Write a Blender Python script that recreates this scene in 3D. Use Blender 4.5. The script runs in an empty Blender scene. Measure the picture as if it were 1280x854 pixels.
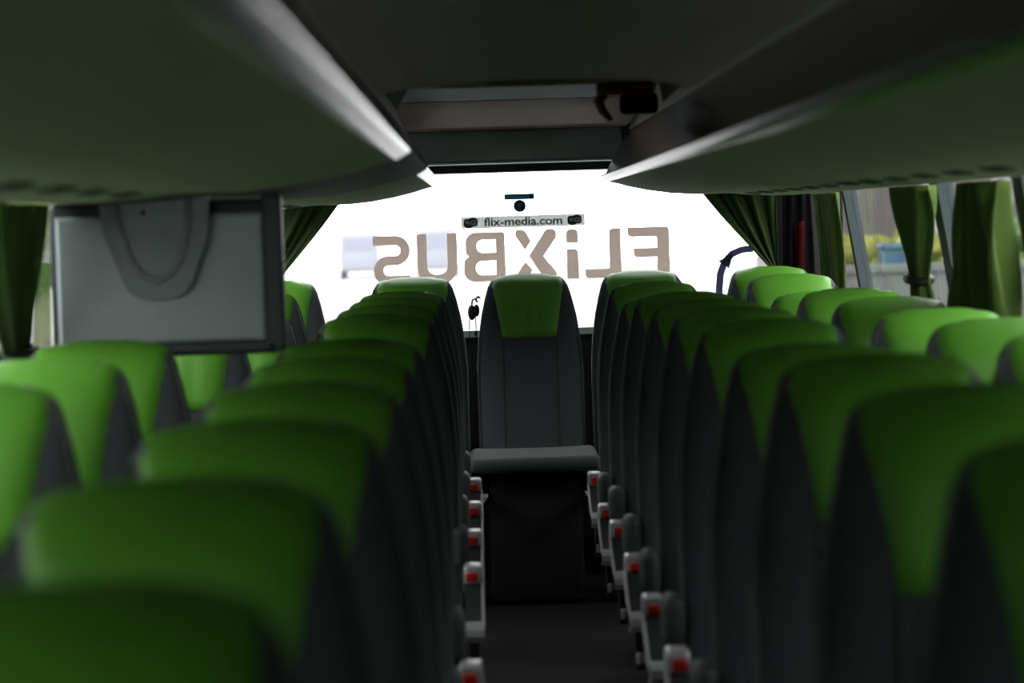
import bpy, bmesh, math, random
from mathutils import Vector, Matrix
random.seed(7)
R = math.radians
SC = bpy.context.scene
COL = SC.collection

# ------------------------------------------------------------------ camera
CAM_H = 1.45
FPX = 3337.5
def look_matrix(vx, vy, roll):
    # vx, vy: where the bus's long axis vanishes, in pixels off the picture centre
    Yc = Vector((vx, vy, -FPX)).normalized()
    Xc = Vector((math.cos(roll), math.sin(roll), 0))
    Xc = (Xc - Yc * Xc.dot(Yc)).normalized()
    Zc = Xc.cross(Yc)
    return Matrix((Xc, Yc, Zc))          # rows: world axes in camera space -> camera-to-world
cam_d = bpy.data.cameras.new('camera')
cam = bpy.data.objects.new('camera', cam_d)
COL.objects.link(cam)
cam.matrix_world = Matrix.Translation((0, 0, CAM_H)) @ look_matrix(599 - 640, 427 - 276, .03).to_4x4()
cam_d.sensor_width = 36
cam_d.lens = 36 * FPX / 1280
cam_d.clip_start = .05
cam_d.clip_end = 500
cam_d.dof.use_dof = True
cam_d.dof.focus_distance = 10.3
cam_d.dof.aperture_fstop = 3.6
SC.camera = cam

# ------------------------------------------------------------------ sky, exposure
w = bpy.data.worlds.new('overcast_sky')
SC.world = w
w.use_nodes = True
bg = w.node_tree.nodes['Background']
bg.inputs[0].default_value = (1, .985, .97, 1)
bg.inputs[1].default_value = 8.0
vs = SC.view_settings
vs.view_transform = 'Standard'
vs.look = 'None'
vs.gamma = 1
vs.use_curve_mapping = False
vs.exposure = 0.0
SIDE_TINT = (.80, .82, .80)

# ------------------------------------------------------------------ materials
def mat(name, col, rough=.6, metal=0, spec=.5, var=0, vscale=20, bump=0, bscale=150, stretch=(1, 1, 1), sheen=0, trans=0, coat=0):
    m = bpy.data.materials.new(name)
    m.use_nodes = True
    nt = m.node_tree
    b = nt.nodes['Principled BSDF']
    b.inputs['Base Color'].default_value = (*col, 1)
    b.inputs['Roughness'].default_value = rough
    b.inputs['Metallic'].default_value = metal
    b.inputs['Specular IOR Level'].default_value = spec
    b.inputs['Sheen Weight'].default_value = sheen
    b.inputs['Coat Weight'].default_value = coat
    b.inputs['Coat Roughness'].default_value = .12
    tc = mp = None
    if var or bump:
        tc = nt.nodes.new('ShaderNodeTexCoord')
        mp = nt.nodes.new('ShaderNodeMapping')
        mp.inputs['Scale'].default_value = stretch
        nt.links.new(tc.outputs['Object'], mp.inputs['Vector'])
    if var:
        n = nt.nodes.new('ShaderNodeTexNoise')
        n.inputs['Scale'].default_value = vscale
        n.inputs['Detail'].default_value = 4
        nt.links.new(mp.outputs[0], n.inputs['Vector'])
        r = nt.nodes.new('ShaderNodeMix')
        r.data_type = 'RGBA'
        r.inputs[6].default_value = (*[c * (1 - var) for c in col], 1)
        r.inputs[7].default_value = (*[min(1, c * (1 + var)) for c in col], 1)
        nt.links.new(n.outputs['Fac'], r.inputs[0])
        nt.links.new(r.outputs[2], b.inputs['Base Color'])
    if bump:
        n2 = nt.nodes.new('ShaderNodeTexNoise')
        n2.inputs['Scale'].default_value = bscale
        n2.inputs['Detail'].default_value = 3
        nt.links.new(mp.outputs[0], n2.inputs['Vector'])
        bp = nt.nodes.new('ShaderNodeBump')
        bp.inputs['Strength'].default_value = bump
        bp.inputs['Distance'].default_value = .004
        nt.links.new(n2.outputs['Fac'], bp.inputs['Height'])
        nt.links.new(bp.outputs[0], b.inputs['Normal'])
    if trans:
        t = nt.nodes.new('ShaderNodeBsdfTranslucent')
        t.inputs[0].default_value = (*col, 1)
        if var:
            nt.links.new(r.outputs[2], t.inputs[0])
        mx = nt.nodes.new('ShaderNodeMixShader')
        mx.inputs[0].default_value = trans
        nt.links.new(b.outputs[0], mx.inputs[1])
        nt.links.new(t.outputs[0], mx.inputs[2])
        nt.links.new(mx.outputs[0], nt.nodes['Material Output'].inputs[0])
    return m

def glass(name, tint, refl=.45):
    m = bpy.data.materials.new(name)
    m.use_nodes = True
    nt = m.node_tree
    nt.nodes.remove(nt.nodes['Principled BSDF'])
    t = nt.nodes.new('ShaderNodeBsdfTransparent')
    t.inputs[0].default_value = (*tint, 1)
    g = nt.nodes.new('ShaderNodeBsdfGlossy')
    g.inputs['Roughness'].default_value = 0
    lw_ = nt.nodes.new('ShaderNodeLayerWeight')     # reflectance grows towards grazing angles, alike on both faces
    lw_.inputs['Blend'].default_value = .5
    pw = nt.nodes.new('ShaderNodeMath')
    pw.operation = 'POWER'
    pw.inputs[1].default_value = 5
    nt.links.new(lw_.outputs['Facing'], pw.inputs[0])
    fr = nt.nodes.new('ShaderNodeMath')
    fr.operation = 'MULTIPLY_ADD'
    fr.inputs[1].default_value = refl
    fr.inputs[2].default_value = .02
    nt.links.new(pw.outputs[0], fr.inputs[0])
    mx = nt.nodes.new('ShaderNodeMixShader')
    nt.links.new(fr.outputs[0], mx.inputs[0])
    nt.links.new(t.outputs[0], mx.inputs[1])
    nt.links.new(g.outputs[0], mx.inputs[2])
    nt.links.new(mx.outputs[0], nt.nodes['Material Output'].inputs[0])
    return m

M = {}
M['green'] = mat('green_leather', (.105, .33, .030), .42, spec=.4, var=.12, vscale=9, bump=.35, bscale=22, stretch=(1, 1, .22))
M['grey'] = mat('charcoal_seat_cloth', (.043, .053, .061), .9, var=.15, vscale=60, bump=.3, bscale=500, sheen=.25)
M['grey2'] = mat('dark_grey_seat_panel', (.036, .044, .051), .9, var=.2, vscale=80, bump=.3, bscale=500, sheen=.2)
M['piping'] = mat('seat_piping', (.045, .05, .053), .6)
M['black'] = mat('black_plastic', (.012, .012, .013), .5)
M['chrome'] = mat('satin_chrome', (.50, .50, .53), .3, metal=.4)
M['red'] = mat('red_recline_button', (.55, .012, .012), .3, coat=.5)
M['armpad'] = mat('armrest_vinyl', (.035, .043, .043), .6, bump=.15, bscale=300)
M['armplastic'] = mat('armrest_plastic', (.026, .032, .032), .35)
M['floor'] = mat('dark_vinyl_floor', (.008, .008, .0085), .8, spec=.2, var=.25, vscale=14, bump=.1, bscale=300)
M['alu'] = mat('aluminium_trim', (.62, .62, .63), .4, metal=.6)
M['wall'] = mat('grey_wall_trim', (.085, .095, .105), .6, var=.1, vscale=30)
M['wallblack'] = mat('black_wall_lining', (.008, .008, .009), .8)
M['pillar'] = mat('grey_window_pillar', (.065, .083, .098), .6, var=.08, vscale=12)
M['seal'] = mat('black_rubber_seal', (.01, .01, .012), .7)
M['ceil'] = mat('dark_ceiling_lining', (.56, .535, .44), .85, var=.12, vscale=5, bump=.1, bscale=200)
M['beam'] = mat('grey_header_plastic', (.42, .48, .48), .5, var=.06, vscale=12)
M['teal'] = mat('dark_teal_hatch_panel', (.10, .24, .235), .5, var=.1, vscale=8)
M['pink'] = mat('pinkish_beige_hatch_lining', (.74, .52, .48), .6, var=.08, vscale=10)
M['rackcloth'] = mat('rack_underside_cloth', (.34, .42, .23), .75, var=.08, vscale=6, bump=.12, bscale=400)
M['rackgrey'] = mat('rack_filler_plastic', (.08, .09, .088), .6, var=.06, vscale=10)
M['gloss'] = mat('glossy_black_fascia', (.014, .014, .015), .16, coat=.2)
M['lip'] = mat('brushed_aluminium_lip', (.52, .505, .49), .16, metal=1)
M['vent'] = mat('vent_slot_black', (.010, .012, .010), .8)
M['tv'] = mat('grey_monitor_plastic', (.55, .62, .66), .45, var=.05, vscale=6)
M['tvdark'] = mat('dark_monitor_bezel', (.06, .072, .078), .4)
M['arm'] = mat('monitor_bracket_plastic', (.29, .33, .33), .45)
M['curtain'] = mat('green_curtain_cloth', (.13, .23, .035), .8, var=.18, vscale=14, bump=.25, bscale=300, trans=.2, sheen=.2)
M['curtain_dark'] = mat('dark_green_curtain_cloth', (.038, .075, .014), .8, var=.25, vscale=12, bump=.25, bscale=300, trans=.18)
M['tie'] = mat('dark_curtain_tie', (.015, .018, .022), .6)
M['letter'] = mat('taupe_window_film', (.42, .375, .345), .6, var=.04, vscale=15, trans=.85)
M['navy'] = mat('navy_sticker', (.02, .035, .12), .5, trans=.3)
M['tealst'] = mat('teal_sticker', (.07, .17, .21), .5, trans=.6)
M['banner'] = mat('grey_sticker', (.50, .50, .50), .6, trans=.85)
M['stickgreen'] = mat('green_lettering', (.13, .26, .03), .6, trans=.4)
M['stickblack'] = mat('black_print', (.012, .014, .018), .5)
M['stickwhite'] = mat('white_print', (.75, .76, .8), .5, trans=.3)
M['arrow'] = mat('grey_violet_film', (.125, .12, .19), .6, trans=.75)
M['darkred'] = mat('dark_red_plastic', (.085, .014, .010), .5, var=.2, vscale=30)
M['darkred2'] = mat('dark_red_cloth', (.030, .001, .003), .9, spec=.1, var=.3, vscale=20)
M['darkcloth'] = mat('black_brown_cloth', (.006, .005, .0055), .9, spec=.1, var=.3, vscale=25)
M['light_patch'] = mat('pale_light_patch', (.30, .33, .31), .6)
M['glass_rear'] = glass('clear_rear_glass', (.92, .94, .95))
M['glass_side'] = glass('tinted_side_glass', SIDE_TINT)
M['asphalt'] = mat('wet_asphalt', (.16, .16, .165), .85, var=.15, vscale=.6)
M['facade'] = mat('mauve_grey_render', (.085, .075, .08), .85, var=.15, vscale=.7)
M['winglass'] = mat('dark_window_glass', (.06, .07, .08), .1)
M['palewall'] = mat('pale_concrete', (.13, .135, .14), .8, var=.08, vscale=2)
M['yellow'] = mat('yellow_green_foliage', (.13, .135, .018), .8, var=.4, vscale=5)
M['leaf'] = mat('green_foliage', (.06, .10, .03), .8, var=.4, vscale=6)
M['bark'] = mat('grey_bark', (.12, .10, .08), .9, var=.3, vscale=8)
M['blue'] = mat('blue_painted_metal', (.03, .06, .17), .4)
M['van'] = mat('pale_van_paint', (.20, .20, .228), .4)
M['tyre'] = mat('hazed_tyre_rubber', (.11, .11, .12), .8)  # rubber paled to imitate the overexposed haze outside
M['vanglass'] = mat('van_glass', (.16, .16, .20), .3)

# ------------------------------------------------------------------ helpers
def mesh(name, verts, faces, m, parent=None, smooth=False, link=True):
    me = bpy.data.meshes.new(name)
    me.from_pydata([tuple(v) for v in verts], [], faces)
    bm = bmesh.new()
    bm.from_mesh(me)
    bmesh.ops.recalc_face_normals(bm, faces=bm.faces)
    bm.to_mesh(me)
    bm.free()
    if m: me.materials.append(m)
    if smooth:
        for p in me.polygons: p.use_smooth = True
    o = bpy.data.objects.new(name, me)
    COL.objects.link(o)
    if parent: o.parent = parent
    return o

def empty(name, loc=(0, 0, 0), rz=0):
    o = bpy.data.objects.new(name, None)
    o.empty_display_size = .1
    COL.objects.link(o)
    o.location = loc
    o.rotation_euler = (0, 0, rz)
    return o

def tag(o, label=None, cat=None, group=None, kind=None):
    if label: o['label'] = label
    if cat: o['category'] = cat
    if group: o['group'] = group
    if kind: o['kind'] = kind
    return o

def copy_tree(o, parent=None):
    c = o.copy()
    COL.objects.link(c)
    if parent: c.parent = parent
    for ch in list(o.children): copy_tree(ch, c)
    return c

class MB:
    """collects shapes, then links them as one mesh object"""
    def __init__(s): s.v = []; s.f = []
    def add(s, vs, fs):
        o = len(s.v)
        s.v += [tuple(v) for v in vs]
        s.f += [tuple(i + o for i in f) for f in fs]
        return s
    def box(s, x0, x1, y0, y1, z0, z1):
        v = [(x, y, z) for z in (z0, z1) for x, y in ((x0, y0), (x1, y0), (x1, y1), (x0, y1))]
        return s.add(v, [(0, 3, 2, 1), (4, 5, 6, 7), (0, 1, 5, 4), (1, 2, 6, 5), (2, 3, 7, 6), (3, 0, 4, 7)])
    def rbox(s, x0, x1, y0, y1, z0, z1, r, seg=3):
        bm = bmesh.new()
        bmesh.ops.create_cube(bm, size=1)
        for v in bm.verts:
            v.co = ((x0 + x1) / 2 + v.co.x * (x1 - x0), (y0 + y1) / 2 + v.co.y * (y1 - y0), (z0 + z1) / 2 + v.co.z * (z1 - z0))
        bmesh.ops.bevel(bm, geom=bm.edges[:], offset=r, segments=seg, profile=.5, affect='EDGES')
        bm.verts.index_update()
        s.add([v.co.copy() for v in bm.verts], [tuple(v.index for v in f.verts) for f in bm.faces])
        bm.free()
        return s
    def prism(s, poly, axis, a, b):
        """poly: 2-D outline; extruded along axis from a to b"""
        n = len(poly)
        def P(p, t):
            return {'y': (p[0], t, p[1]), 'x': (t, p[0], p[1]), 'z': (p[0], p[1], t)}[axis]
        v = [P(p, a) for p in poly] + [P(p, b) for p in poly]
        f = [tuple(range(n)), tuple(range(2 * n - 1, n - 1, -1))] + [(i, (i + 1) % n, n + (i + 1) % n, n + i) for i in range(n)]
        return s.add(v, f)
    def tube(s, pts, r, n=8, close=True):
        pts = [Vector(p) for p in pts]
        vs = []; up = None
        for i, p in enumerate(pts):
            t = (pts[min(i + 1, len(pts) - 1)] - pts[max(i - 1, 0)]).normalized()
            if up is None:
                up = Vector((0, 0, 1)) if abs(t.z) < .9 else Vector((1, 0, 0))
            a = t.cross(up)
            if a.length < 1e-4: a = t.orthogonal()
            a.normalize(); b = a.cross(t); up = b
            rr = r[i] if isinstance(r, (list, tuple)) else r
            vs += [p + (a * math.cos(2 * math.pi * k / n) + b * math.sin(2 * math.pi * k / n)) * rr for k in range(n)]
        fs = [(i * n + k, i * n + (k + 1) % n, (i + 1) * n + (k + 1) % n, (i + 1) * n + k) for i in range(len(pts) - 1) for k in range(n)]
        if close:
            fs += [tuple(range(n - 1, -1, -1)), tuple((len(pts) - 1) * n + k for k in range(n))]
        return s.add(vs, fs)
    def ball(s, c, rx, ry, rz, nu=14, nv=9, jit=0):
        vs = [(c[0], c[1], c[2] - rz)]
        for j in range(1, nv):
            a = -math.pi / 2 + math.pi * j / nv
            for i in range(nu):
                b = 2 * math.pi * i / nu
                k = 1 + random.uniform(-jit, jit)
                vs.append((c[0] + rx * math.cos(a) * math.cos(b) * k, c[1] + ry * math.cos(a) * math.sin(b) * k, c[2] + rz * math.sin(a) * k))
        vs.append((c[0], c[1], c[2] + rz))
        fs = [(0, 1 + (i + 1) % nu, 1 + i) for i in range(nu)]
        for j in range(nv - 2):
            for i in range(nu):
                a = 1 + j * nu
                fs.append((a + i, a + (i + 1) % nu, a + nu + (i + 1) % nu, a + nu + i))
        a = 1 + (nv - 2) * nu
        fs += [(a + i, a + (i + 1) % nu, len(vs) - 1) for i in range(nu)]
        return s.add(vs, fs)
    def build(s, name, m, parent=None, smooth=False):
        return mesh(name, s.v, s.f, m, parent, smooth)

def lerp_tab(tab, x):
    if x <= tab[0][0]: return tab[0][1]
    for (a, fa), (b, fb) in zip(tab, tab[1:]):
        if x <= b:
            t = (x - a) / (b - a)
            t = t * t * (3 - 2 * t) * .35 + t * .65
            return fa + (fb - fa) * t
    return tab[-1][1]

def shade_auto(o, ang=40):
    for p in o.data.polygons: p.use_smooth = True
    bm = bmesh.new(); bm.from_mesh(o.data)
    for e in bm.edges:
        if len(e.link_faces) == 2 and e.calc_face_angle(0) > R(ang): e.smooth = False
    bm.to_mesh(o.data); bm.free()
    return o

# ------------------------------------------------------------------ the bus shell (structure)
BX = .155                                    # the bus's centre line
def wall_x(side, z):                         # inner face; the sides lean in towards the roof
    lean = 0 if z < .98 else (z - .98) * .16
    return (1.425 - lean) if side > 0 else (-1.115 + lean)
Y0, YR = -1.6, 10.9

o = MB().box(-1.2, 1.5, Y0, YR, -.06, 0).build('floor', M['floor'])
tag(o, 'dark vinyl bus aisle floor', kind='structure')
for side, x in ((-1, -.19), (1, .505)):
    MB().box(x - .012, x + .012, Y0, 9.6, 0, .012).build('seat_rail', M['alu'], o)

PILL = [-1.5, .5, 2.3, 3.9, 5.2, 6.58, 7.80, 9.80]
PILL_LEFT = [-1.5, .5, 2.3, 4.1, 5.72, 7.55, 8.80, 9.95]
for side, nm in ((-1, 'left'), (1, 'right')):
    wl = MB()
    x0 = wall_x(side, .5); xo = x0 + side * .05
    wl.box(min(x0, xo), max(x0, xo), Y0, YR, 0, 1.0)                       # lining below the windows
    z0, z1 = 1.66, 1.78
    a, b = wall_x(side, z0), wall_x(side, z1)
    wl.prism([(a, z0), (b, z1), (b + side * .05, z1), (a + side * .05, z0)], 'y', Y0, YR)
    wo = tag(wl.build('wall_' + nm, M['wall']), 'grey bus side wall lining under and over the windows', kind='structure')
    pill = PILL if side > 0 else PILL_LEFT
    for i, y in enumerate(pill):
        wd = .115 if y < 9 else .055
        pm = MB()
        a, b = wall_x(side, .98), wall_x(side, 1.68)
        v = [(a, y, .98), (a, y + wd, .98), (b, y + wd, 1.68), (b, y, 1.68)]
        v += [(p[0] + side * .045, p[1], p[2]) for p in v]
        pm.add(v, [(0, 1, 2, 3), (7, 6, 5, 4), (0, 4, 5, 1), (1, 5, 6, 2), (2, 6, 7, 3), (3, 7, 4, 0)])
        pm.build('window_pillar', M['pillar'], wo)
        sm = MB()                                                          # rubber seal beside the pillar
        v = [(a + side * .004, y + wd, .98), (a + side * .004, y + wd + .035, .98), (b + side * .004, y + wd + .035, 1.68), (b + side * .004, y + wd, 1.68)]
        v += [(p[0] + side * .035, p[1], p[2]) for p in v]
        sm.add(v, [(0, 1, 2, 3), (7, 6, 5, 4), (0, 4, 5, 1), (1, 5, 6, 2), (2, 6, 7, 3), (3, 7, 4, 0)])
        sm.build('window_seal', M['seal'], wo)
    # one window per bay
    ends = pill + [10.62]
    for i in range(len(ends) - 1):
        ya, yb = ends[i] + .14, ends[i + 1]
        a, b = wall_x(side, 1.0) + side * .025, wall_x(side, 1.66) + side * .025
        v = [(a, ya, 1.0), (a, yb, 1.0), (b, yb, 1.66), (b, ya, 1.66)]
        v += [(p[0] + side * .006, p[1], p[2]) for p in v]
        n = (2 if side > 0 else 2 + len(ends) - 1) + i
        wn = mesh('window_%d' % n, v, [(0, 1, 2, 3), (7, 6, 5, 4), (0, 4, 5, 1), (1, 5, 6, 2), (2, 6, 7, 3), (3, 7, 4, 0)], M['glass_side'])
        tag(wn, 'tinted side window of the bus', kind='structure')

# roof: outer shell and the flat lining over the aisle, with the hatch recess before the rear header
roof = [(-1.02, 1.74), (-1.0, 2.0), (-.8, 2.1), (1.1, 2.1), (1.31, 2.0), (1.33, 1.74)]
rp = roof + [(x + (.05 if x > 0 else -.05), z + .05) for x, z in reversed(roof)]
ce = tag(MB().prism(rp, 'y', Y0, YR).build('ceiling', M['beam']), 'dark grey bus roof lining above the aisle', kind='structure')
HY0, HY1 = 7.05, 9.86
arch = [(-.25, 1.785), (-.17, 1.80), (.0, 1.812), (.155, 1.815), (.31, 1.812), (.48, 1.797), (.562, 1.78)]
ap = arch + [(x, z + .03) for x, z in reversed(arch)]
edges_y = [Y0, 1.2, 4.1, 5.9, HY0]
for a, b in zip(edges_y, edges_y[1:]):
    MB().prism(ap, 'y', a, b - .006).build('ceiling_panel', M['ceil'], ce)
MB().box(-.26, .57, HY0, 9.9, 2.03, 2.05).build('hatch_lid', M['teal'], ce)
MB().box(-.275, -.26, HY0, 9.9, 1.77, 2.05).box(.57, .585, HY0, 9.9, 1.76, 2.05).build('hatch_side', M['ceil'], ce)
MB().box(-.26, .57, HY0 - .02, HY0, 1.80, 2.05).build('hatch_front', M['ceil'], ce)
MB().box(-.30, .61, 9.90, 9.93, 1.76, 2.05).build('hatch_back', M['teal'], ce)
pk = MB().prism([(9.89, 1.783), (9.60, 1.786), (9.2, 1.800), (8.75, 1.822), (8.62, 1.834), (8.63, 1.842), (9.89, 1.83)], 'x', -.255, .55)
pk.build('hatch_lining', M['pink'], ce)
MB().prism([(8.615, 1.836), (8.1, 1.878), (7.5, 1.915), (7.5, 1.925), (8.62, 1.846)], 'x', -.258, .568).build('hatch_panel', M['teal'], ce)
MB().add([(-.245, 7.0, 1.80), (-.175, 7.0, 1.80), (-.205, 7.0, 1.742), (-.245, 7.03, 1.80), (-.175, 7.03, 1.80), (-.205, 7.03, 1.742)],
         [(0, 1, 2), (5, 4, 3), (0, 3, 4, 1), (1, 4, 5, 2), (2, 5, 3, 0)]).build('light_patch', M['light_patch'], ce)  # pale plates imitate two triangles of light at the recess corners
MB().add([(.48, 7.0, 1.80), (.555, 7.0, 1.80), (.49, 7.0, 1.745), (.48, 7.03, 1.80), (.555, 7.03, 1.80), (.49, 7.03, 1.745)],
         [(0, 1, 2), (5, 4, 3), (0, 3, 4, 1), (1, 4, 5, 2), (2, 5, 3, 0)]).build('light_patch', M['light_patch'], ce)
for nm, x, z in (('trim_1', -.257, 1.784), ('trim_2', .568, 1.776)):
    tag(MB().box(x - .005, x + .005, Y0, 9.88, z - .007, z + .004).build(nm, M['alu']), 'thin aluminium trim line along the ceiling edge', kind='structure')

# rear wall: bulkhead under the window, header above it, corner panels beside it
rw = tag(MB().box(-1.2, 1.5, 10.80, 10.92, 0, .98).build('wall_rear', M['wallblack']), 'black rear bulkhead below the rear window', kind='structure')
MB().box(-1.05, 1.36, 10.72, 10.95, 1.643, 2.1).build('window_header', M['seal'], rw)
MB().box(-1.0, 1.3, 10.78, 10.86, .98, 1.008).build('sill_trim', M['alu'], rw)
MB().box(1.17, 1.46, 10.72, 10.78, .6, 1.7).build('corner_panel', M['wallblack'], rw)
MB().box(-1.2, -.92, 10.72, 10.78, .6, 1.7).build('corner_panel', M['wallblack'], rw)
# header beam of the ceiling, in two pieces with a seam
tr = tag(MB().rbox(-.30, .535, 9.86, 10.3, 1.665, 1.783, .012).build('trim_3', M['beam']), 'dark grey header beam across the ceiling before the rear window', kind='structure')
shade_auto(tr)
MB().rbox(.541, .72, 9.87, 10.3, 1.66, 1.75, .01).build('beam_end_piece', M['beam'], tr)
MB().box(-.30, .72, 9.855, 9.875, 1.660, 1.667).build('beam_edge_strip', M['alu'], tr)
# front of the bus, behind the camera: solid wall added to shut out windscreen light
fw = MB()
fw.box(-1.2, 1.5, Y0 - .05, Y0, 0, 2.1)
tag(fw.build('wall_front', M['wall']), 'unseen solid grey wall added against windscreen light, at the front of the seating', kind='structure')

# ------------------------------------------------------------------ rear window with its lettering
WY = 10.85
win = tag(MB().box(-.98, 1.30, WY + .004, WY + .010, 1.0, 1.68).build('window_1', M['glass_rear']), 'wide rear window with mirrored lettering', kind='structure')

def round_poly(pts, n=6):
    """pts: (x, z, radius)"""
    out = []
    N = len(pts)
    for i, (x, z, r) in enumerate(pts):
        if r <= 0: out.append((x, z)); continue
        p = Vector((x, z)); a = Vector(pts[i - 1][:2]) - p; b = Vector(pts[(i + 1) % N][:2]) - p
        la, lb = a.length, b.length
        a.normalize(); b.normalize()
        ang = a.angle(b)
        d = min(r / math.tan(ang / 2), la * .49, lb * .49)
        rr = d * math.tan(ang / 2)
        c = p + (a + b).normalized() * (rr / math.sin(ang / 2))
        s = p + a * d - c; e = p + b * d - c
        t0 = math.atan2(s.y, s.x); t1 = math.atan2(e.y, e.x)
        dt = (t1 - t0 + math.pi) % (2 * math.pi) - math.pi
        out += [(c.x + rr * math.cos(t0 + dt * k / n), c.y + rr * math.sin(t0 + dt * k / n)) for k in range(n + 1)]
    return out

def stroke(path, w):
    P = [Vector(p) for p in path]
    L, Rr = [], []
    for i, p in enumerate(P):
        t = (P[min(i + 1, len(P) - 1)] - P[max(i - 1, 0)]).normalized()
        nrm = Vector((-t.y, t.x))
        L.append(tuple(p + nrm * w / 2)); Rr.append(tuple(p - nrm * w / 2))
    return L + Rr[::-1]

def arc(cx, cz, r, a0, a1, n=12):
    return [(cx + r * math.cos(R(a0 + (a1 - a0) * k / n)), cz + r * math.sin(R(a0 + (a1 - a0) * k / n))) for k in range(n + 1)]

def flat(name, loops, m, parent, y=WY, th=.0012):
    """filled 2-D outlines (with holes) in the window's plane, as a thin film"""
    cu = bpy.data.curves.new(name, 'CURVE')
    cu.dimensions = '2D'; cu.fill_mode = 'BOTH'; cu.extrude = th / 2
    for lp in loops:
        sp = cu.splines.new('POLY')
        sp.points.add(len(lp) - 1)
        for q, (x, z) in zip(sp.points, lp): q.co = (x, z, 0, 1)
        sp.use_cyclic_u = True
    tmp = bpy.data.objects.new(name, cu)
    me = bpy.data.meshes.new_from_object(tmp)
    bpy.data.objects.remove(tmp)
    bpy.data.curves.remove(cu)
    me.transform(Matrix.Translation((0, y, 0)) @ Matrix.Rotation(R(90), 4, 'X'))
    me.materials.clear(); me.materials.append(m)
    o = bpy.data.objects.new(name, me)
    COL.objects.link(o)
    o.parent = parent
    return o

def rect(x0, x1, z0, z1, r=0):
    return round_poly([(x0, z0, r), (x1, z0, r), (x1, z1, r), (x0, z1, r)])

S = [(-.4347, 1.380), (-.345, 1.380)] + arc(-.345, 1.339, .041, 90, -90) + [(-.3733, 1.298)] + arc(-.3733, 1.2575, .041, 90, 270) + [(-.2868, 1.2165)]
flat('letter', [stroke(S, .0388)], M['letter'], win)
U = [(-.237, 1.4025)] + [(-.237, 1.272)] + arc(-.180, 1.272, .057, 180, 270) + arc(-.170, 1.272, .057, 270, 360) + [(-.113, 1.4025)]
flat('letter', [stroke(U, .0400)], M['letter'], win)
B = round_poly([(.1012, 1.203, 0), (.1012, 1.4025, .012), (-.0592, 1.4025, .052), (-.0592, 1.318, .030), (-.047, 1.305, 0), (-.0663, 1.290, .03), (-.0663, 1.203, .055)])
flat('letter', [B, round_poly([(.0642, 1.3725, 0), (.0642, 1.3195, 0), (-.014, 1.3195, .025), (-.014, 1.3725, .025)]),
                round_poly([(.0642, 1.286, 0), (.0642, 1.2275, 0), (-.020, 1.2275, .027), (-.020, 1.286, .027)])], M['letter'], win)
X1 = round_poly([(.1974, 1.3008, 0), (.2690, 1.4085, .022), (.3105, 1.4085, .022), (.3105, 1.374, .012), (.2573, 1.299, 0), (.3085, 1.230, .014), (.3085, 1.203, .006), (.2620, 1.203, .004)])
X2 = round_poly([(.1435, 1.385, .022), (.1455, 1.4085, .022), (.1820, 1.4085, .022), (.2078, 1.3605, .002), (.1821, 1.3253, .002)])
X3 = round_poly([(.1425, 1.203, 0), (.1430, 1.2185, .008), (.1825, 1.2784, .002), (.2100, 1.2433, .002), (.1840, 1.203, 0)])
flat('letter', [X1, X2, X3], M['letter'], win)
flat('letter', [round_poly([(.3505, 1.349, .010), (.3987, 1.349, 0), (.3987, 1.405, .016), (.3505, 1.405, .018)]),
                round_poly([(.3515, 1.203, 0), (.3990, 1.203, 0), (.3990, 1.325, .018), (.3515, 1.325, .003)])], M['letter'], win)
flat('letter', [round_poly([(.4262, 1.203, .014), (.5722, 1.203, .004), (.5722, 1.4035, .004), (.5249, 1.4035, .018), (.5249, 1.2398, .006), (.4262, 1.2398, .003)])], M['letter'], win)
flat('letter', [round_poly([(.719, 1.203, 0), (.7695, 1.203, 0), (.7695, 1.4045, .014), (.600, 1.4045, .003), (.600, 1.3655, .020), (.719, 1.3655, .008),
                            (.719, 1.3195, 0), (.623, 1.3195, .003), (.623, 1.282, .016), (.719, 1.282, 0)])], M['letter'], win)
# curved arrow mark at the window's right edge
ar = [(.966, 1.07), (.967, 1.14), (.974, 1.205), (.992, 1.252), (1.022, 1.284), (1.062, 1.300), (1.11, 1.304)]
flat('arrow_mark', [stroke(ar, .028)], M['arrow'], win)
flat('arrow_mark', [[(.968, 1.257), (1.028, 1.289), (1.010, 1.226)]], M['arrow'], win, WY - .0015)
# small stickers
SY = WY - .003
flat('teal_sticker', [rect(.104, .2268, 1.531, 1.5545, .002)], M['tealst'], win, SY)
flat('teal_sticker_mark', [rect(.205, .220, 1.536, 1.550, .004)], M['navy'], win, SY - .0015)
flat('round_sticker', [arc(.166, 1.505, .0255, 0, 345, 23)], M['navy'], win, SY)
ham = [(.163, 1.491), (.169, 1.491), (.169, 1.508), (.177, 1.508), (.177, 1.516), (.155, 1.516), (.155, 1.508), (.163, 1.508)]
flat('round_sticker_mark', [ham], M['tealst'], win, SY - .0015)
flat('banner_sticker', [rect(-.073, .429, 1.4185, 1.4665, .001)], M['banner'], win, SY)

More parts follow.
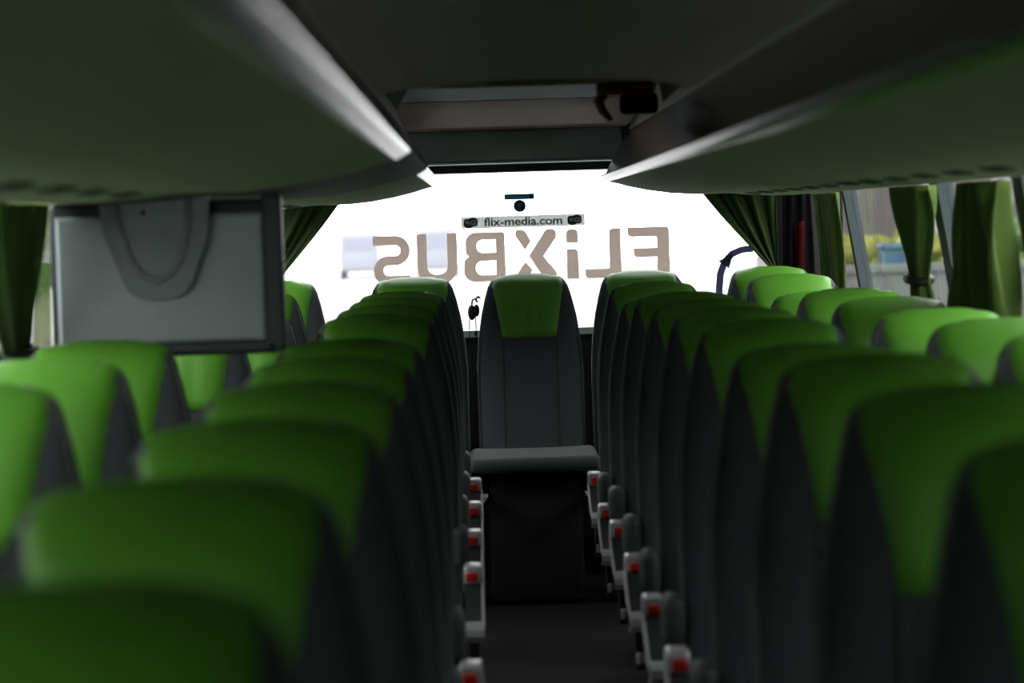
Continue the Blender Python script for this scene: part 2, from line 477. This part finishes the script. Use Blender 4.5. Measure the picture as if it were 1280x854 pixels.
def text(name, body, x, z, size, m, parent, y, bold=0, width=None):
    cu = bpy.data.curves.new(name, 'FONT')
    cu.body = body; cu.size = size; cu.align_x = 'CENTER'; cu.align_y = 'CENTER'
    cu.offset = bold; cu.extrude = .0004
    tmp = bpy.data.objects.new(name, cu)
    COL.objects.link(tmp)
    bpy.context.view_layer.update()
    me = bpy.data.meshes.new_from_object(tmp.evaluated_get(bpy.context.evaluated_depsgraph_get()))
    bpy.data.objects.remove(tmp); bpy.data.curves.remove(cu)
    xs = [v.co.x for v in me.vertices]; zs = [v.co.y for v in me.vertices]
    sx = 1 if width is None else width / (max(xs) - min(xs))
    cx, cz = (max(xs) + min(xs)) / 2, (max(zs) + min(zs)) / 2
    for v in me.vertices: v.co.x = (v.co.x - cx) * sx; v.co.y -= cz
    me.transform(Matrix.Translation((x, y, z)) @ Matrix.Rotation(R(90), 4, 'X'))
    me.materials.clear(); me.materials.append(m)
    o = bpy.data.objects.new(name, me)
    COL.objects.link(o); o.parent = parent
    return o
text('banner_lettering', 'flix-media.com', .178, 1.4435, .046, M['stickgreen'], win, SY - .002, .0011, .318)
for bx in (-.034, .388):
    flat('wifi_badge', [stroke([(bx - .012, 1.4425), (bx + .012, 1.4425)], .030)[:0] + round_poly([(bx - .030, 1.427, .012), (bx - .008, 1.420, .010), (bx + .008, 1.427, .006), (bx + .028, 1.427, .012), (bx + .028, 1.458, .012), (bx + .008, 1.464, .01), (bx - .008, 1.458, .006), (bx - .030, 1.458, .012)])], M['stickblack'], win, SY - .0015)
    text('wifi_lettering', 'Wi', bx - .013, 1.443, .022, M['stickwhite'], win, SY - .003, .0006, .021)
    flat('wifi_box', [rect(bx + .001, bx + .024, 1.433, 1.453, .005)], M['stickwhite'], win, SY - .0025)
    text('wifi_lettering', 'Fi', bx + .0125, 1.443, .019, M['stickblack'], win, SY - .004, .0006, .014)

# ------------------------------------------------------------------ luggage racks
# cross-section of the right rack as (X, Z); the left one mirrors it about the bus's centre line
UNDER = [(.475, 1.578), (.51, 1.570), (.55, 1.558), (.62, 1.543), (.70, 1.530), (.78, 1.5235), (.86, 1.5225), (.90, 1.5235), (.93, 1.522), (1.00, 1.5145), (1.07, 1.5105), (1.14, 1.510), (1.20, 1.5125), (1.28, 1.525), (1.315, 1.56)]
LIP = [(.475, 1.578), (.470, 1.580), (.449, 1.592), (.446, 1.597), (.449, 1.602), (.466, 1.608)]
FASC = [(.466, 1.608), (.49, 1.655), (.52, 1.71), (.548, 1.752), (.568, 1.772)]
def mir(p): return [(2 * BX - x, z) for x, z in p]
def shell(prof, side, y0, y1, th, name, m, parent, n=1):
    """an open profile swept along the bus, given thickness away from the aisle"""
    pr = prof if side > 0 else mir(prof)
    up = []
    for i, p in enumerate(prof):
        a = Vector(prof[max(i - 1, 0)]); b = Vector(prof[min(i + 1, len(prof) - 1)])
        t = (b - a).normalized()
        up.append((p[0] - t.y * th, p[1] + t.x * th))
    if side < 0: up = mir(up)
    return shade_auto(MB().prism(pr + up[::-1], 'y', y0, y1).build(name, m, parent), 35)
def rack(side, name, label, sections):
    root = empty(name, (0, 0, 0))
    tag(root, label, 'luggage rack', 'overhead luggage racks')
    lipr = LIP[::-1]
    for y0, y1, kind in sections:
        cloth = kind == 'cloth'
        shell(UNDER, side, y0, y1 - .004, .02, 'underside_panel' if cloth else 'filler_panel', M['rackcloth'] if cloth else M['rackgrey'], root)
        shell(lipr, side, y0, y1 - .004, .010, 'lip_strip' if cloth else 'lip_filler', M['lip'] if cloth else M['rackgrey'], root)
        shell(FASC[::-1], side, y0, y1 - .004, .015, 'fascia_panel', M['gloss'] if cloth else M['rackgrey'], root)
        if cloth:
            y = y0 + .1
            while y < y1 - .3:
                if y > 3.2:
                    v = []
                    for dx, dy in ((.938, 0), (.985, .09), (.985, .29), (.938, .20)):
                        xx = dx if side > 0 else 2 * BX - dx
                        zz = 1.5208 if dx < .96 else 1.5158
                        v.append((xx, y + dy, zz - .003))
                    v += [(p[0], p[1], p[2] + .006) for p in v]
                    mesh('vent_slot', v, [(0, 1, 2, 3), (7, 6, 5, 4), (0, 4, 5, 1), (1, 5, 6, 2), (2, 6, 7, 3), (3, 7, 4, 0)], M['vent'], root)
                y += .40
    yE = sections[-1][1]
    prof = UNDER[::-1] + LIP[1:] + FASC[1:] + [(1.30, 1.80)]
    prof = prof if side > 0 else mir(prof)
    MB().prism(prof, 'y', yE, yE + .012).build('end_cap', M['rackgrey'], root)
    return root
rack(-1, 'luggage_rack', 'left overhead luggage rack with green grey underside and dark filler section', [(-.5, 5.42, 'cloth'), (5.42, 7.2, 'filler'), (7.2, 9.75, 'cloth')])
rack(1, 'luggage_rack', 'right overhead luggage rack with long pale lip strip and black glossy fascia', [(-.5, 9.75, 'cloth')])

# ------------------------------------------------------------------ seats
ZT = 1.218                                   # top of a backrest above the floor
W_TAB = [(.40, .196), (.55, .207), (.85, .208), (.96, .201), (1.05, .188), (1.12, .173), (1.17, .159), (1.195, .147), (1.21, .128), (1.218, .100)]
T_TAB = [(.40, .14), (.80, .125), (1.05, .105), (1.15, .092), (1.18, .078), (1.20, .056), (1.212, .028), (1.218, .008)]
def y_front(z):                              # front face of the backrest on its centre line (the seat faces -y)
    d = ZT - z
    return .16 * (.06 - d) - (.012 * math.sin(min(1, max(0, (d - .02) / .24)) * math.pi)) + (0 if d > .05 else (.05 - d) ** 2 * 10)
def sect(z, k, n=36):
    pass
def y_at(x, z, back=False):
    w_, t_ = lerp_tab(W_TAB, z), lerp_tab(T_TAB, z)
    k = min(1, abs(x) / w_)
    h = (1 - k ** 3.2) ** (1 / 3.2) * t_ / 2
    yc = y_front(z) + lerp_tab(T_TAB, min(z, 1.12)) / 2 + (0 if z < 1.12 else (z - 1.12) * .12)
    return yc + h if back else yc - h

def make_seat():
    root = empty('coach_seat')
    # backrest shell: stacked rounded sections
    zs = [.40, .48, .56, .66, .76, .86, .92, .98, 1.03, 1.07, 1.10, 1.13, 1.155, 1.175, 1.19, 1.20, 1.207, 1.213, 1.218]
    n = 40
    v = []; f = []
    for z in zs:
        w_ = lerp_tab(W_TAB, z)
        for k in range(n):
            a = 2 * math.pi * k / n
            c, s = math.cos(a), math.sin(a)
            x = w_ * math.copysign(abs(c) ** (2 / 3.2), c)
            v.append((x, y_at(x, z, s > 0), z) if abs(s) > 1e-6 else (x, (y_at(x, z) + y_at(x, z, True)) / 2, z))
    for j in range(len(zs) - 1):
        for k in range(n):
            f.append((j * n + k, j * n + (k + 1) % n, (j + 1) * n + (k + 1) % n, (j + 1) * n + k))
    f += [tuple(range(n)), tuple((len(zs) - 1) * n + k for k in range(n))]
    mesh('backrest', v, f, M['grey'], root, smooth=True)
    # green leather headrest cover: front panel, over the top and a little down the back
    path = [(z, False) for z in (.972, .985, 1.01, 1.04, 1.07, 1.10, 1.13, 1.155, 1.175, 1.19, 1.202, 1.21, 1.215)] + [(1.219, None)] + [(z, True) for z in (1.215, 1.205, 1.19, 1.16, 1.12, 1.06, 1.0)]
    m_ = 19
    v = []; f = []
    for i, (z, bk) in enumerate(path):
        hw = lerp_tab([(.972, .108), (1.05, .122), (1.13, .136), (1.16, .1445), (1.19, .1495), (1.21, .1285), (1.219, .103)], z)
        wz = lerp_tab(W_TAB, min(z, ZT))
        full = z > 1.196                       # here the cover closes round the whole top
        hw = hw if not full else wz
        for k in range(m_):
            u = -1 + 2 * k / (m_ - 1)
            x = hw * u
            edge = 1 - abs(u) ** 10
            if i == 0 or i == len(path) - 1: edge = -.4
            off = -.004 + .013 * max(edge, -.4)
            if full:
                off = .004 + .004 * edge
                x *= 1 + .0025 / wz
            if bk is None: p = (x, (y_at(x, 1.218) + y_at(x, 1.218, True)) / 2, ZT - .001 + off - .010 * abs(u) ** 4)
            else:
                y = y_at(x, z, bk)
                wr = .0018 * math.sin(x * 95 + 2.1 * math.sin(x * 31)) * max(0, 1 - abs(z - 1.06) / .11) * max(0, edge)
                p = (x, y + (off if bk else -off) - (0 if bk else wr), z)
            v.append(p)
    for i in range(len(path) - 1):
        for k in range(m_ - 1):
            f.append((i * m_ + k, i * m_ + k + 1, (i + 1) * m_ + k + 1, (i + 1) * m_ + k))
    tag(mesh('headrest_cover', v, f, M['green'], root, smooth=True), 'green leather cover over the top of the backrest')
    # recessed centre panel under it, with its two seams
    v = []; f = []
    zz = [.42, .50, .60, .70, .80, .88, .94, .972]
    for z in zz:
        for k in range(9):
            u = -1 + k / 4
            x = .104 * u
            v.append((x, y_at(x, z) - .008 * (1 - abs(u) ** 6) + .002, z))
    for i in range(len(zz) - 1):
        for k in range(8):
            f.append((i * 9 + k, i * 9 + k + 1, (i + 1) * 9 + k + 1, (i + 1) * 9 + k))
    mesh('centre_panel', v, f, M['grey2'], root, smooth=True)
    for sx in (-1, 1):
        MB().tube([(sx * .106, y_at(.106, z) - .001, z) for z in zz], .0035, 6).build('seam', M['black'], root, True)
    # piping round the shell's edge
    pz = [.5, .66, .82, .92, 1.0, 1.06, 1.11, 1.15, 1.18]
    for sx in (-1, 1):
        MB().tube([(sx * lerp_tab(W_TAB, z) * .985, y_at(lerp_tab(W_TAB, z) * .93, z), z) for z in pz], .0028, 6).build('piping', M['piping'], root, True)
    # cushion, its base and the leg
    c = MB().rbox(-.212, .212, -.53, -.03, .33, .455, .05, 4).build('cushion', M['grey'], root, True)
    MB().rbox(-.19, .19, -.46, .0, .26, .335, .02).build('seat_base', M['black'], root)
    lg = MB()
    lg.prism([(-.34, .0), (-.10, .0), (-.13, .03), (-.17, .26), (-.27, .26), (-.31, .03)], 'x', -.03, .03)
    lg.build('seat_leg', M['black'], root)
    return root

def make_arm(root, side, pad=True):
    """aisle-side fittings; side = the seat's aisle side in x"""
    if pad:
        x0, x1 = (.180, .224) if side > 0 else (-.247, -.200)   # armrest pad folded up beside the backrest
        MB().rbox(x0, x1, -.075, .055, .56, .668, .021, 4).build('armrest_pad', M['armpad'], root, True)
    a0, a1 = sorted((side * .214, side * .257))
    front = [(-.300, .562), (-.335, .533), (-.39, .508), (-.45, .489), (-.505, .474)]
    back = [(-.515, .452), (-.47, .445), (-.36, .455), (-.26, .47), (-.20, .54), (-.215, .590), (-.25, .596)]
    pn = shade_auto(MB().prism(front + back, 'x', a0, a1).build('side_panel', M['armplastic'], root), 30)
    cap = MB().rbox(a0 - .002, a1 + .002, -.312, -.225, .552, .598, .009, 3).build('chrome_cap', M['chrome'], root, True)
    cx = (a0 + a1) / 2 + side * -.003
    b = MB().rbox(cx - .0145, cx + .0145, -.319, -.305, .559, .582, .004, 2).build('recline_button', M['red'], cap, True)
    tag(b, 'red recline button')
    lip = [(-.480, .4835), (-.508, .4765), (-.519, .468), (-.523, .452), (-.515, .438), (-.47, .436), (-.47, .443), (-.51, .448), (-.507, .470), (-.48, .478)]
    t = MB().prism(lip, 'x', a0 - .003, a1 + .003)
    ex = a1 + .002 if side > 0 else a0 - .002
    t.tube([(ex, y, z) for y, z in front], .004, 6)
    shade_auto(t.build('chrome_trim', M['chrome'], root), 30)
    MB().rbox(a0 + .010, a1 - .010, -.44, -.41, .33, .43, .006).build('lever', M['black'], root)
    MB().rbox(a0 + .014, a1 - .012, -.444, -.42, .345, .375, .005).build('lever_tip', M['alu'], root)

proto = make_seat()
def seat_copy(src): return copy_tree(src)
armR = make_seat(); make_arm(armR, -1)       # right of the aisle: fittings on the seat's left
armL = make_seat(); make_arm(armL, 1)
arm_last = make_seat(); make_arm(arm_last, -1, pad=False)
used = set()
def take(src):
    if src.name not in used:
        used.add(src.name); return src
    return copy_tree(src)
PITCH = .75
ORD = ['first', 'second', 'third', 'fourth', 'fifth', 'sixth', 'seventh', 'eighth', 'ninth', 'tenth']
GR = 'coach seats with green leather headrests'
def row_y(k): return (12.3 - k) * PITCH       # k = 0 is the row before the rear bench
XR_A, XR_W, XL_A, XL_W = .598, 1.080, -.278, -.792
R_AISLE = {0: (0, .010), 1: (0, -.018), 2: (0, .014), 3: (0, .014), 4: (0, .016), 5: (0, .016), 6: (0, 0), 7: (0, .019), 8: (0, .018), 9: (0, .017)}
for k, (dx, dz) in R_AISLE.items():
    s = take(armR) if k else take(arm_last)
    s.location = (XR_A + dx, row_y(k), dz - .014)
    tag(s, '%s aisle seat from the camera on the right of the aisle, green headrest over charcoal' % ORD[9 - k], 'seat', GR)
for i, k in enumerate([0, 1, 2, 3, 5, 6, 7, 8, 9, 10]):
    s = take(armL)
    s.location = (XL_A - {8: .006, 9: .020, 10: .014}.get(k, 0), row_y(k), -.013)
    s.rotation_euler.z = 0
    tag(s, '%s aisle seat from the camera on the left of the aisle, green headrest over charcoal' % ORD[9 - i], 'seat', GR)
for k, dz in {0: .012, 1: -.03, 2: .0, 3: -.004, 4: -.01, 5: -.006, 6: .0}.items():
    s = take(proto)
    s.location = (XR_W, row_y(k), dz - .004)
    tag(s, '%s window seat from the camera on the right beside the curtains, green headrest' % ORD[6 - k], 'seat', GR)
LW = {0: (0, 0, 'left window seat just ahead of the rear bench, seen right of the hanging monitor'),
      1: (.03, -.045, 'lower left window seat two rows ahead of the rear bench, beside the hanging monitor'),
      3: (0, 0, 'left window seat glimpsed under the lower edge of the hanging monitor'),
      5: (0, 0, 'left window seat directly under and before the hanging monitor, bright green headrest'),
      6: (0, 0, 'left window seat second from the camera, bright green headrest left of dark aisle seats'),
      7: (0, 0, 'left window seat nearest the camera, cut by the left picture edge')}
for k, (dx, dz, lb) in LW.items():
    s = take(proto)
    s.location = (XL_W + dx, row_y(k), dz)
    tag(s, lb, 'seat', GR)
# seats beside and before the camera, which the picture does not show but which stand in the same rows
for X, ks, src, nm in ((XL_W, (8, 9, 10, 11, 12), proto, 'left window'), (XR_W, (7, 8, 9, 10, 11, 12), proto, 'right window'),
                       (XL_A, (11, 12), armL, 'left aisle'), (XR_A, (10, 11, 12), armR, 'right aisle')):
    for n, k in enumerate(ks):
        s = copy_tree(src)
        s.location = (X, row_y(k), 0)
        tag(s, 'coach seat outside the picture, %s side, %s ahead of the nearest one shown' % (nm, ORD[n]), 'seat', 'coach seats beside the camera')
# rear bench row: five seats, a little higher
YB = 10.42
def spare(mb, nm, m):
    o = mb.build(nm, m, None, True)
    me = o.data
    bpy.data.objects.remove(o)
    return me
rear_cushion = spare(MB().rbox(-.182, .182, -.53, -.03, .47, .555, .035, 4), 'cushion', M['grey'])
rear_cushion_wide = spare(MB().rbox(-.246, .246, -.53, -.03, .495, .553, .028, 5), 'cushion', M['grey'])
rear_base = spare(MB().rbox(-.175, .175, -.44, -.0, .0, .475, .015, 2), 'seat_base', M['wallblack'])
for x, lb in ((-.80, 'left window seat of the rear row, under the left rear curtain'),
              (-.268, 'rear row seat between the left window and the centre seat, rim lit white'),
              (.182, 'centre seat of the rear row at the end of the aisle, seen whole'),
              (.628, 'rear row seat right of the centre seat, rim lit white'),
              (1.135, 'right window seat of the rear row, under the right rear curtain')):
    s = take(proto)
    s.location = (x, YB, .012)
    tag(s, lb, 'seat', GR)
    for c in list(s.children):
        if c.name.startswith('cushion'):
            c.data = rear_cushion_wide if x == .182 else rear_cushion
        if c.name.startswith('seat_base'): c.data = rear_base
        if c.name.startswith('seat_leg'): bpy.data.objects.remove(c)
    if x == .182:
        for sx in (-.215, .215):
            m = MB().prism([(-.02, .0), (.02, .0), (.035, .02), (-.035, .02)], 'y', -.62, -.50)
            b = m.build('bench_bracket', M['alu'], s)
            b.location = (sx, 0, .40)
            MB().tube([(sx, -.50, .41), (sx * .85, -.30, .41)], .012, 6).build('bracket_rod', M['black'], s)

# ------------------------------------------------------------------ monitor hung from the left rack
tv = empty('monitor', (-.716, 6.0, 1.34))
tag(tv, 'grey hanging monitor seen from behind, below the left luggage rack', 'monitor')
TW, TH = .2275, .139
shade_auto(MB().rbox(-TW - .022, TW + .034, .0, .075, -TH - .028, TH + .035, .014, 3).build('housing', M['tvdark'], tv), 50)
# back panel, proud, with bevelled rim
v = []
for (hx, hz, y) in ((TW + .006, TH + .006, -.004), (TW, TH, -.012), (TW - .004, TH - .004, -.014)):
    v += [(-hx, y, -hz), (hx, y, -hz), (hx, y, hz), (-hx, y, hz)]
f = [(8, 9, 10, 11)]
for a in (0, 4):
    f += [(a + i, a + (i + 1) % 4, a + 4 + (i + 1) % 4, a + 4 + i) for i in range(4)]
f.append((3, 2, 1, 0))
mesh('back_panel', v, f, M['tv'], tv)
MB().rbox(TW + .002, TW + .046, -.016, .05, -TH - .03, TH + .046, .008, 2).build('side_rail', M['tvdark'], tv)
MB().rbox(-TW - .02, TW + .03, -.016, .05, -TH - .034, -TH - .002, .010, 3).build('lower_rail', M['tvdark'], tv)
br = MB()
U1 = round_poly([(-.130, .185, 0), (-.122, .11, .05), (-.066, -.045, .062), (.058, -.045, .065), (.108, .08, .06), (.118, .185, 0)], 8)
br.prism(U1, 'y', -.050, -.012)
shade_auto(br.build('hinge_bracket', M['arm'], tv), 30)
ridge = [(-.090, .18), (-.084, .12), (-.062, .045), (-.036, .010), (-.004, -.002), (.028, .012), (.052, .045), (.068, .12), (.072, .18)]
MB().tube([(x, -.050, z) for x, z in ridge], .009, 8).build('bracket_ridge', M['arm'], tv, True)
MB().tube([(-.03, -.050, .150), (-.03, -.054, .150)], .006, 10).build('bracket_screw', M['black'], tv)

# ------------------------------------------------------------------ curtains
def curtain(name, fn, folds, amp, m, label, nu=60, nv=22, th=.004, tie=None):
    """fn(u, v) -> point and the outward direction of the folds"""
    root = empty(name)
    v = []; f = []
    for j in range(nv + 1):
        for i in range(nu + 1):
            u, t = i / nu, j / nv
            p, d, k = fn(u, t)
            ph = 2 * math.pi * folds * u
            a = amp * k * (math.sin(ph + .5 * math.sin(t * 5 + u * 9)) * .7 + .3 * math.sin(2.3 * ph + 1 + t * 2.2))
            v.append(Vector(p) + Vector(d) * a)
    for j in range(nv):
        for i in range(nu):
            a = j * (nu + 1) + i
            f.append((a, a + 1, a + nu + 2, a + nu + 1))
    o = mesh('cloth', v, f, m, root, smooth=True)
    md = o.modifiers.new('thickness', 'SOLIDIFY'); md.thickness = th
    tag(root, label, 'curtain', 'green window curtains')
    c = Vector((0, 0, 0))
    for p in v: c += p
    return root
def side_curtain(side, yt0, yt1, yb0, yb1, zt, zb, inset, tie=None, flare=0):
    def fn(u, t):
        z = zt + (zb - zt) * t
        if tie is None:
            e = t
            y0, y1 = yt0 + (yb0 - yt0) * e, yt1 + (yb1 - yt1) * e
            k = 1
        else:
            tz, ta, tb = tie
            tt = (zt - tz) / (zt - zb)
            if t < tt:
                e = (t / tt); e = e * e * (3 - 2 * e) * .5 + e * e * .5
                y0, y1 = yt0 + (ta - yt0) * e, yt1 + (tb - yt1) * e
                k = 1 - .55 * e
            else:
                e = (t - tt) / (1 - tt)
                y0, y1 = ta + (yb0 - ta) * e, tb + (yb1 - tb) * e
                k = .45 + .5 * e
        x = wall_x(side, z) - side * inset
        return (x, y0 + (y1 - y0) * u, z), (-side, 0, 0), k
    return fn
def tie_band(root, x, y0, y1, z):
    pts = [(x + .034 * math.cos(a), (y0 + y1) / 2 + (abs(y1 - y0) / 2 + .0) * math.sin(a), z + .006 * math.sin(a)) for a in [2 * math.pi * k / 16 for k in range(17)]]
    MB().tube(pts, .013, 6, False).build('tie_band', M['tie'], root, True)
c = curtain('curtain', side_curtain(1, 10.19, 9.68, 10.50, 10.08, 1.513, 1.02, .05), 5, .022, M['curtain'], 'narrow straight green curtain beside the rear right corner')
c = curtain('curtain', side_curtain(1, 8.14, 7.62, 8.16, 7.86, 1.513, 1.02, .065, tie=(1.235, 8.12, 7.95)), 5, .040, M['curtain'], 'green curtain gathered by a dark tie, second from the right picture edge')
tie_band(c, wall_x(1, 1.235) - .065, 8.12, 7.95, 1.235)
c = curtain('curtain', side_curtain(1, 6.86, 6.45, 7.54, 6.70, 1.508, 1.0, .075), 3.5, .055, M['curtain'], 'large loose green curtain nearest the right picture edge')
c = curtain('curtain', side_curtain(-1, 5.93, 5.30, 5.98, 5.70, 1.513, 1.0, .06, tie=(1.19, 5.97, 5.75)), 5, .032, M['curtain'], 'dark green curtain at the left picture edge, left of the monitor')
tie_band(c, wall_x(-1, 1.19) + .06, 5.97, 5.75, 1.19)
def rear_curtain(xin, xout, xtie, ztie):
    def fn(u, t):
        z = 1.60 + (.95 - 1.60) * t
        tt = (1.60 - ztie) / .65
        if t < tt:
            e = t / tt
            e2 = e ** (1.0 + .25 * u)
            xi = xin + (xtie - xin) * (e * .85 + e * e * .15)
        else:
            e = (t - tt) / (1 - tt)
            xi = xtie + (xin - xtie) * .08 * e
        xo = xout
        s = 1 if xout > xin else -1
        k = 1 - .5 * min(1, t / tt)
        return (xi + (xo - xi) * u, 10.64 + .04 * u, z), (0, -1, 0), k
    return fn
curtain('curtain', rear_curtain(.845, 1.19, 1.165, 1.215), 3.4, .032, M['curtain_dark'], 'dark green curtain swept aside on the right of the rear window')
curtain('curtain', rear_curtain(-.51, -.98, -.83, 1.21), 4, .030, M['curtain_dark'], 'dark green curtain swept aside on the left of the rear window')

# ------------------------------------------------------------------ small things
# dark red hatch handle hanging in the roof recess
hh = empty('hatch_handle', (.445, 6.96, 1.77))
tag(hh, 'dark red handle of the roof hatch, hanging at the right of the recess', 'handle')
MB().rbox(-.13, .02, -.02, .03, -.005, .03, .012, 3).build('handle_body', M['darkred'], hh, True)
MB().tube([(-.11, .0, .005), (-.125, .0, -.02), (-.115, .0, -.045), (-.10, .0, -.062), (-.092, .0, -.07)], [.014, .014, .012, .009, .006], 8).build('handle_hook', M['darkred'], hh, True)
MB().rbox(-.07, .03, -.015, .035, -.055, .0, .014, 3).build('handle_mount', M['darkcloth'], hh, True)

# headset hanging on the left of the centre seat
hs = empty('headset', (-.035, 10.36, 1.05))
tag(hs, 'small black headset with cable hanging left of the centre rear seat', 'headset')
MB().ball((-.004, 0, .045), .016, .022, .030).build('ear_cup', M['black'], hs, True)
MB().ball((.014, .015, .052), .012, .020, .024).build('ear_cup', M['black'], hs, True)
MB().tube([(-.004, 0, .075), (.0, 0, .095), (.010, 0, .098), (.018, .01, .085)], .004, 6).build('head_band', M['black'], hs, True)
MB().tube([(-.014, 0, .02), (-.017, 0, -.06), (-.015, 0, -.16), (-.006, 0, -.20), (.006, 0, -.17), (.010, 0, -.08), (.010, 0, .03)], .0022, 6).build('cable', M['black'], hs, True)
MB().rbox(.003, .015, -.006, .006, -.045, -.025, .003, 2).build('volume_control', M['black'], hs)
MB().tube([(.012, .01, .095), (.020, .03, .105), (.028, .05, .10)], .004, 6).build('hook', M['black'], hs)

# coat hanging in the rear right corner
ct = empty('hanging_coat', (1.265, 10.615, 1.32))
tag(ct, 'dark coat with a dark red lining hanging in the rear right corner', 'coat')
def cloth_strip(x0, x1, z0, z1, y, amp, folds, m, name):
    v = []; f = []
    for j in range(11):
        for i in range(13):
            u, t = i / 12, j / 10
            w_ = .75 + .25 * t
            cx = (x0 + x1) / 2
            v.append((cx + (x0 + (x1 - x0) * u - cx) * w_, y + amp * math.sin(folds * 6.28 * u + t * 2), z1 + (z0 - z1) * t))
    for j in range(10):
        for i in range(12):
            a = j * 13 + i
            f.append((a, a + 1, a + 14, a + 13))
    o = mesh(name, v, f, m, ct, smooth=True)
    o.modifiers.new('thickness', 'SOLIDIFY').thickness = .006
cloth_strip(-.068, .068, -.30, .20, .0, .012, 2.5, M['darkcloth'], 'coat_body')
cloth_strip(-.02, .028, -.26, .09, -.022, .008, 1.2, M['darkred2'], 'coat_lining')
MB().tube([(0, 0, .195), (0, .01, .23), (.01, .03, .245), (.02, .06, .24)], .004, 6).build('coat_loop', M['tie'], ct)

# ------------------------------------------------------------------ outside
GZ = -1.2
tag(MB().box(-60, 60, -40, 160, GZ - .3, GZ).build('ground', M['asphalt']), 'pale wet asphalt yard outside', kind='structure')
bl = empty('building', (14, 52, GZ))
tag(bl, 'mauve grey rendered building seen through the right side windows', 'building')
MB().box(-7.6, 9, 0, 10, 0, 11).build('facade', M['facade'], bl)
MB().box(-7.9, 9.3, -.3, 10.3, 11, 11.4).build('roof_edge', M['palewall'], bl)
for i in range(4):
    for j in range(3):
        wf = MB().box(-6.6 + i * 3.6, -5.0 + i * 3.6, -.08, .05, 4.4 + j * 2.4, 6.0 + j * 2.4).build('window_frame', M['palewall'], bl)
        MB().box(-6.5 + i * 3.6, -5.1 + i * 3.6, -.10, -.06, 4.5 + j * 2.4, 5.9 + j * 2.4).build('pane', M['winglass'], wf)
lw = empty('low_wall', (10.5, 44, GZ))
tag(lw, 'pale low wall in front of the yellow bushes outside', 'wall')
MB().box(-5, 6, 0, .4, 0, 1.60).build('wall_body', M['palewall'], lw)
MB().box(-5.1, 6.1, -.06, .46, 1.60, 1.72).build('coping', M['palewall'], lw)
for i, (x, by, r, m, lb) in enumerate(((6.15, 47, .85, 'yellow', 'yellow flowering bush behind the low wall, left one'), (7.55, 49.2, .85, 'yellow', 'yellow flowering bush behind the blue container'), (9.3, 47, 1.0, 'leaf', 'plain green bush behind the low wall, right one'))):
    b = empty('bush', (x, by, GZ))
    tag(b, lb, 'bush', 'bushes behind the low wall')
    mb = MB()
    for q in range(26):
        mb.ball((random.uniform(-r, r) * .8, random.uniform(-.5, .5), 1.25 + random.uniform(-.6, 1.0) * r), .34, .34, .30, 8, 6, .25)
    mb.build('foliage', M[m], b)
    MB().tube([(0, 0, 0), (.05, 0, .8), (0, 0, 1.4)], .08, 6).build('stem', M['bark'], b)
bn = empty('container', (7.10, 45.2, GZ))
tag(bn, 'blue container standing between the bushes outside', 'container')
MB().rbox(-.32, .32, -.3, .3, .0, 1.95, .05, 2).build('body', M['blue'], bn)
MB().rbox(-.36, .36, -.34, .34, 1.95, 2.05, .03, 2).build('lid', M['blue'], bn)
for i, (x, y, h, lb) in enumerate(((-8.6, 52, 7.0, 'pale green tree seen through the left side window'), (-12.5, 58, 8.5, 'taller tree beyond the left side windows'))):
    t = empty('tree', (x, y, GZ))
    tag(t, lb, 'tree', 'trees left of the bus')
    mb = MB()
    for q in range(60):
        a = random.uniform(0, 6.28); rr = random.uniform(.2, 1.9)
        mb.ball((rr * math.cos(a), rr * math.sin(a), h * .25 + random.uniform(0, h * .6)), .5, .5, .45, 8, 6, .3)
    mb.build('crown', M['leaf'], t)
    MB().tube([(0, 0, 0), (.1, 0, h * .3), (0, .1, h * .6)], [.2, .15, .08], 8).build('trunk', M['bark'], t)
def van(x, y, lb, s=1.0):
    r = empty('van', (x, y, GZ))
    tag(r, lb, 'van', 'pale vans parked behind the bus')
    shade_auto(MB().rbox(-.95, .95, 0, 4.8, .35, 2.45 * s, .14, 3).build('body', M['van'], r), 40)
    MB().rbox(-.78, .78, -.02, .05, 1.35, 2.15 * s, .03, 2).build('windscreen', M['vanglass'], r)
    for wx in (-.86, .86):
        for wy in (.9, 3.9):
            MB().tube([(wx - .1, wy, .35), (wx + .1, wy, .35)], .35, 16).build('wheel', M['tyre'], r)
van(-5.9, 130, 'pale van in the glare behind the rear window, left of the lettering', .95)
van(-2.1, 130, 'second pale van in the glare, under the middle of the lettering')

# unseen blocks added beside the bus to shut low sky off the aisle seats
def blocker(x, y, lb, sx):
    r = empty('sky_blocker', (x, y, GZ))
    tag(r, lb, 'building', 'added light blockers beside the bus')
    MB().box(0 if sx > 0 else -14, 14 if sx > 0 else 0, 0, 56, 0, 6.6).build('blocker_wall', M['facade'], r)
    MB().box(-.3 if sx > 0 else -14, 14 if sx > 0 else .3, -.3, 56.3, 6.6, 6.9).build('roof_edge', M['wall'], r)
    for i in range(7):
        f_ = MB().box(*sorted((-sx * .06, sx * .02)), 3 + i * 7.4, 7 + i * 7.4, 0, 4.2).build('blocker_door', M['pillar'], r)
blocker(11, -22, 'added unseen dark hall to the right of the bus', 1)
blocker(-11, -22, 'added unseen dark hall to the left of the bus', -1)
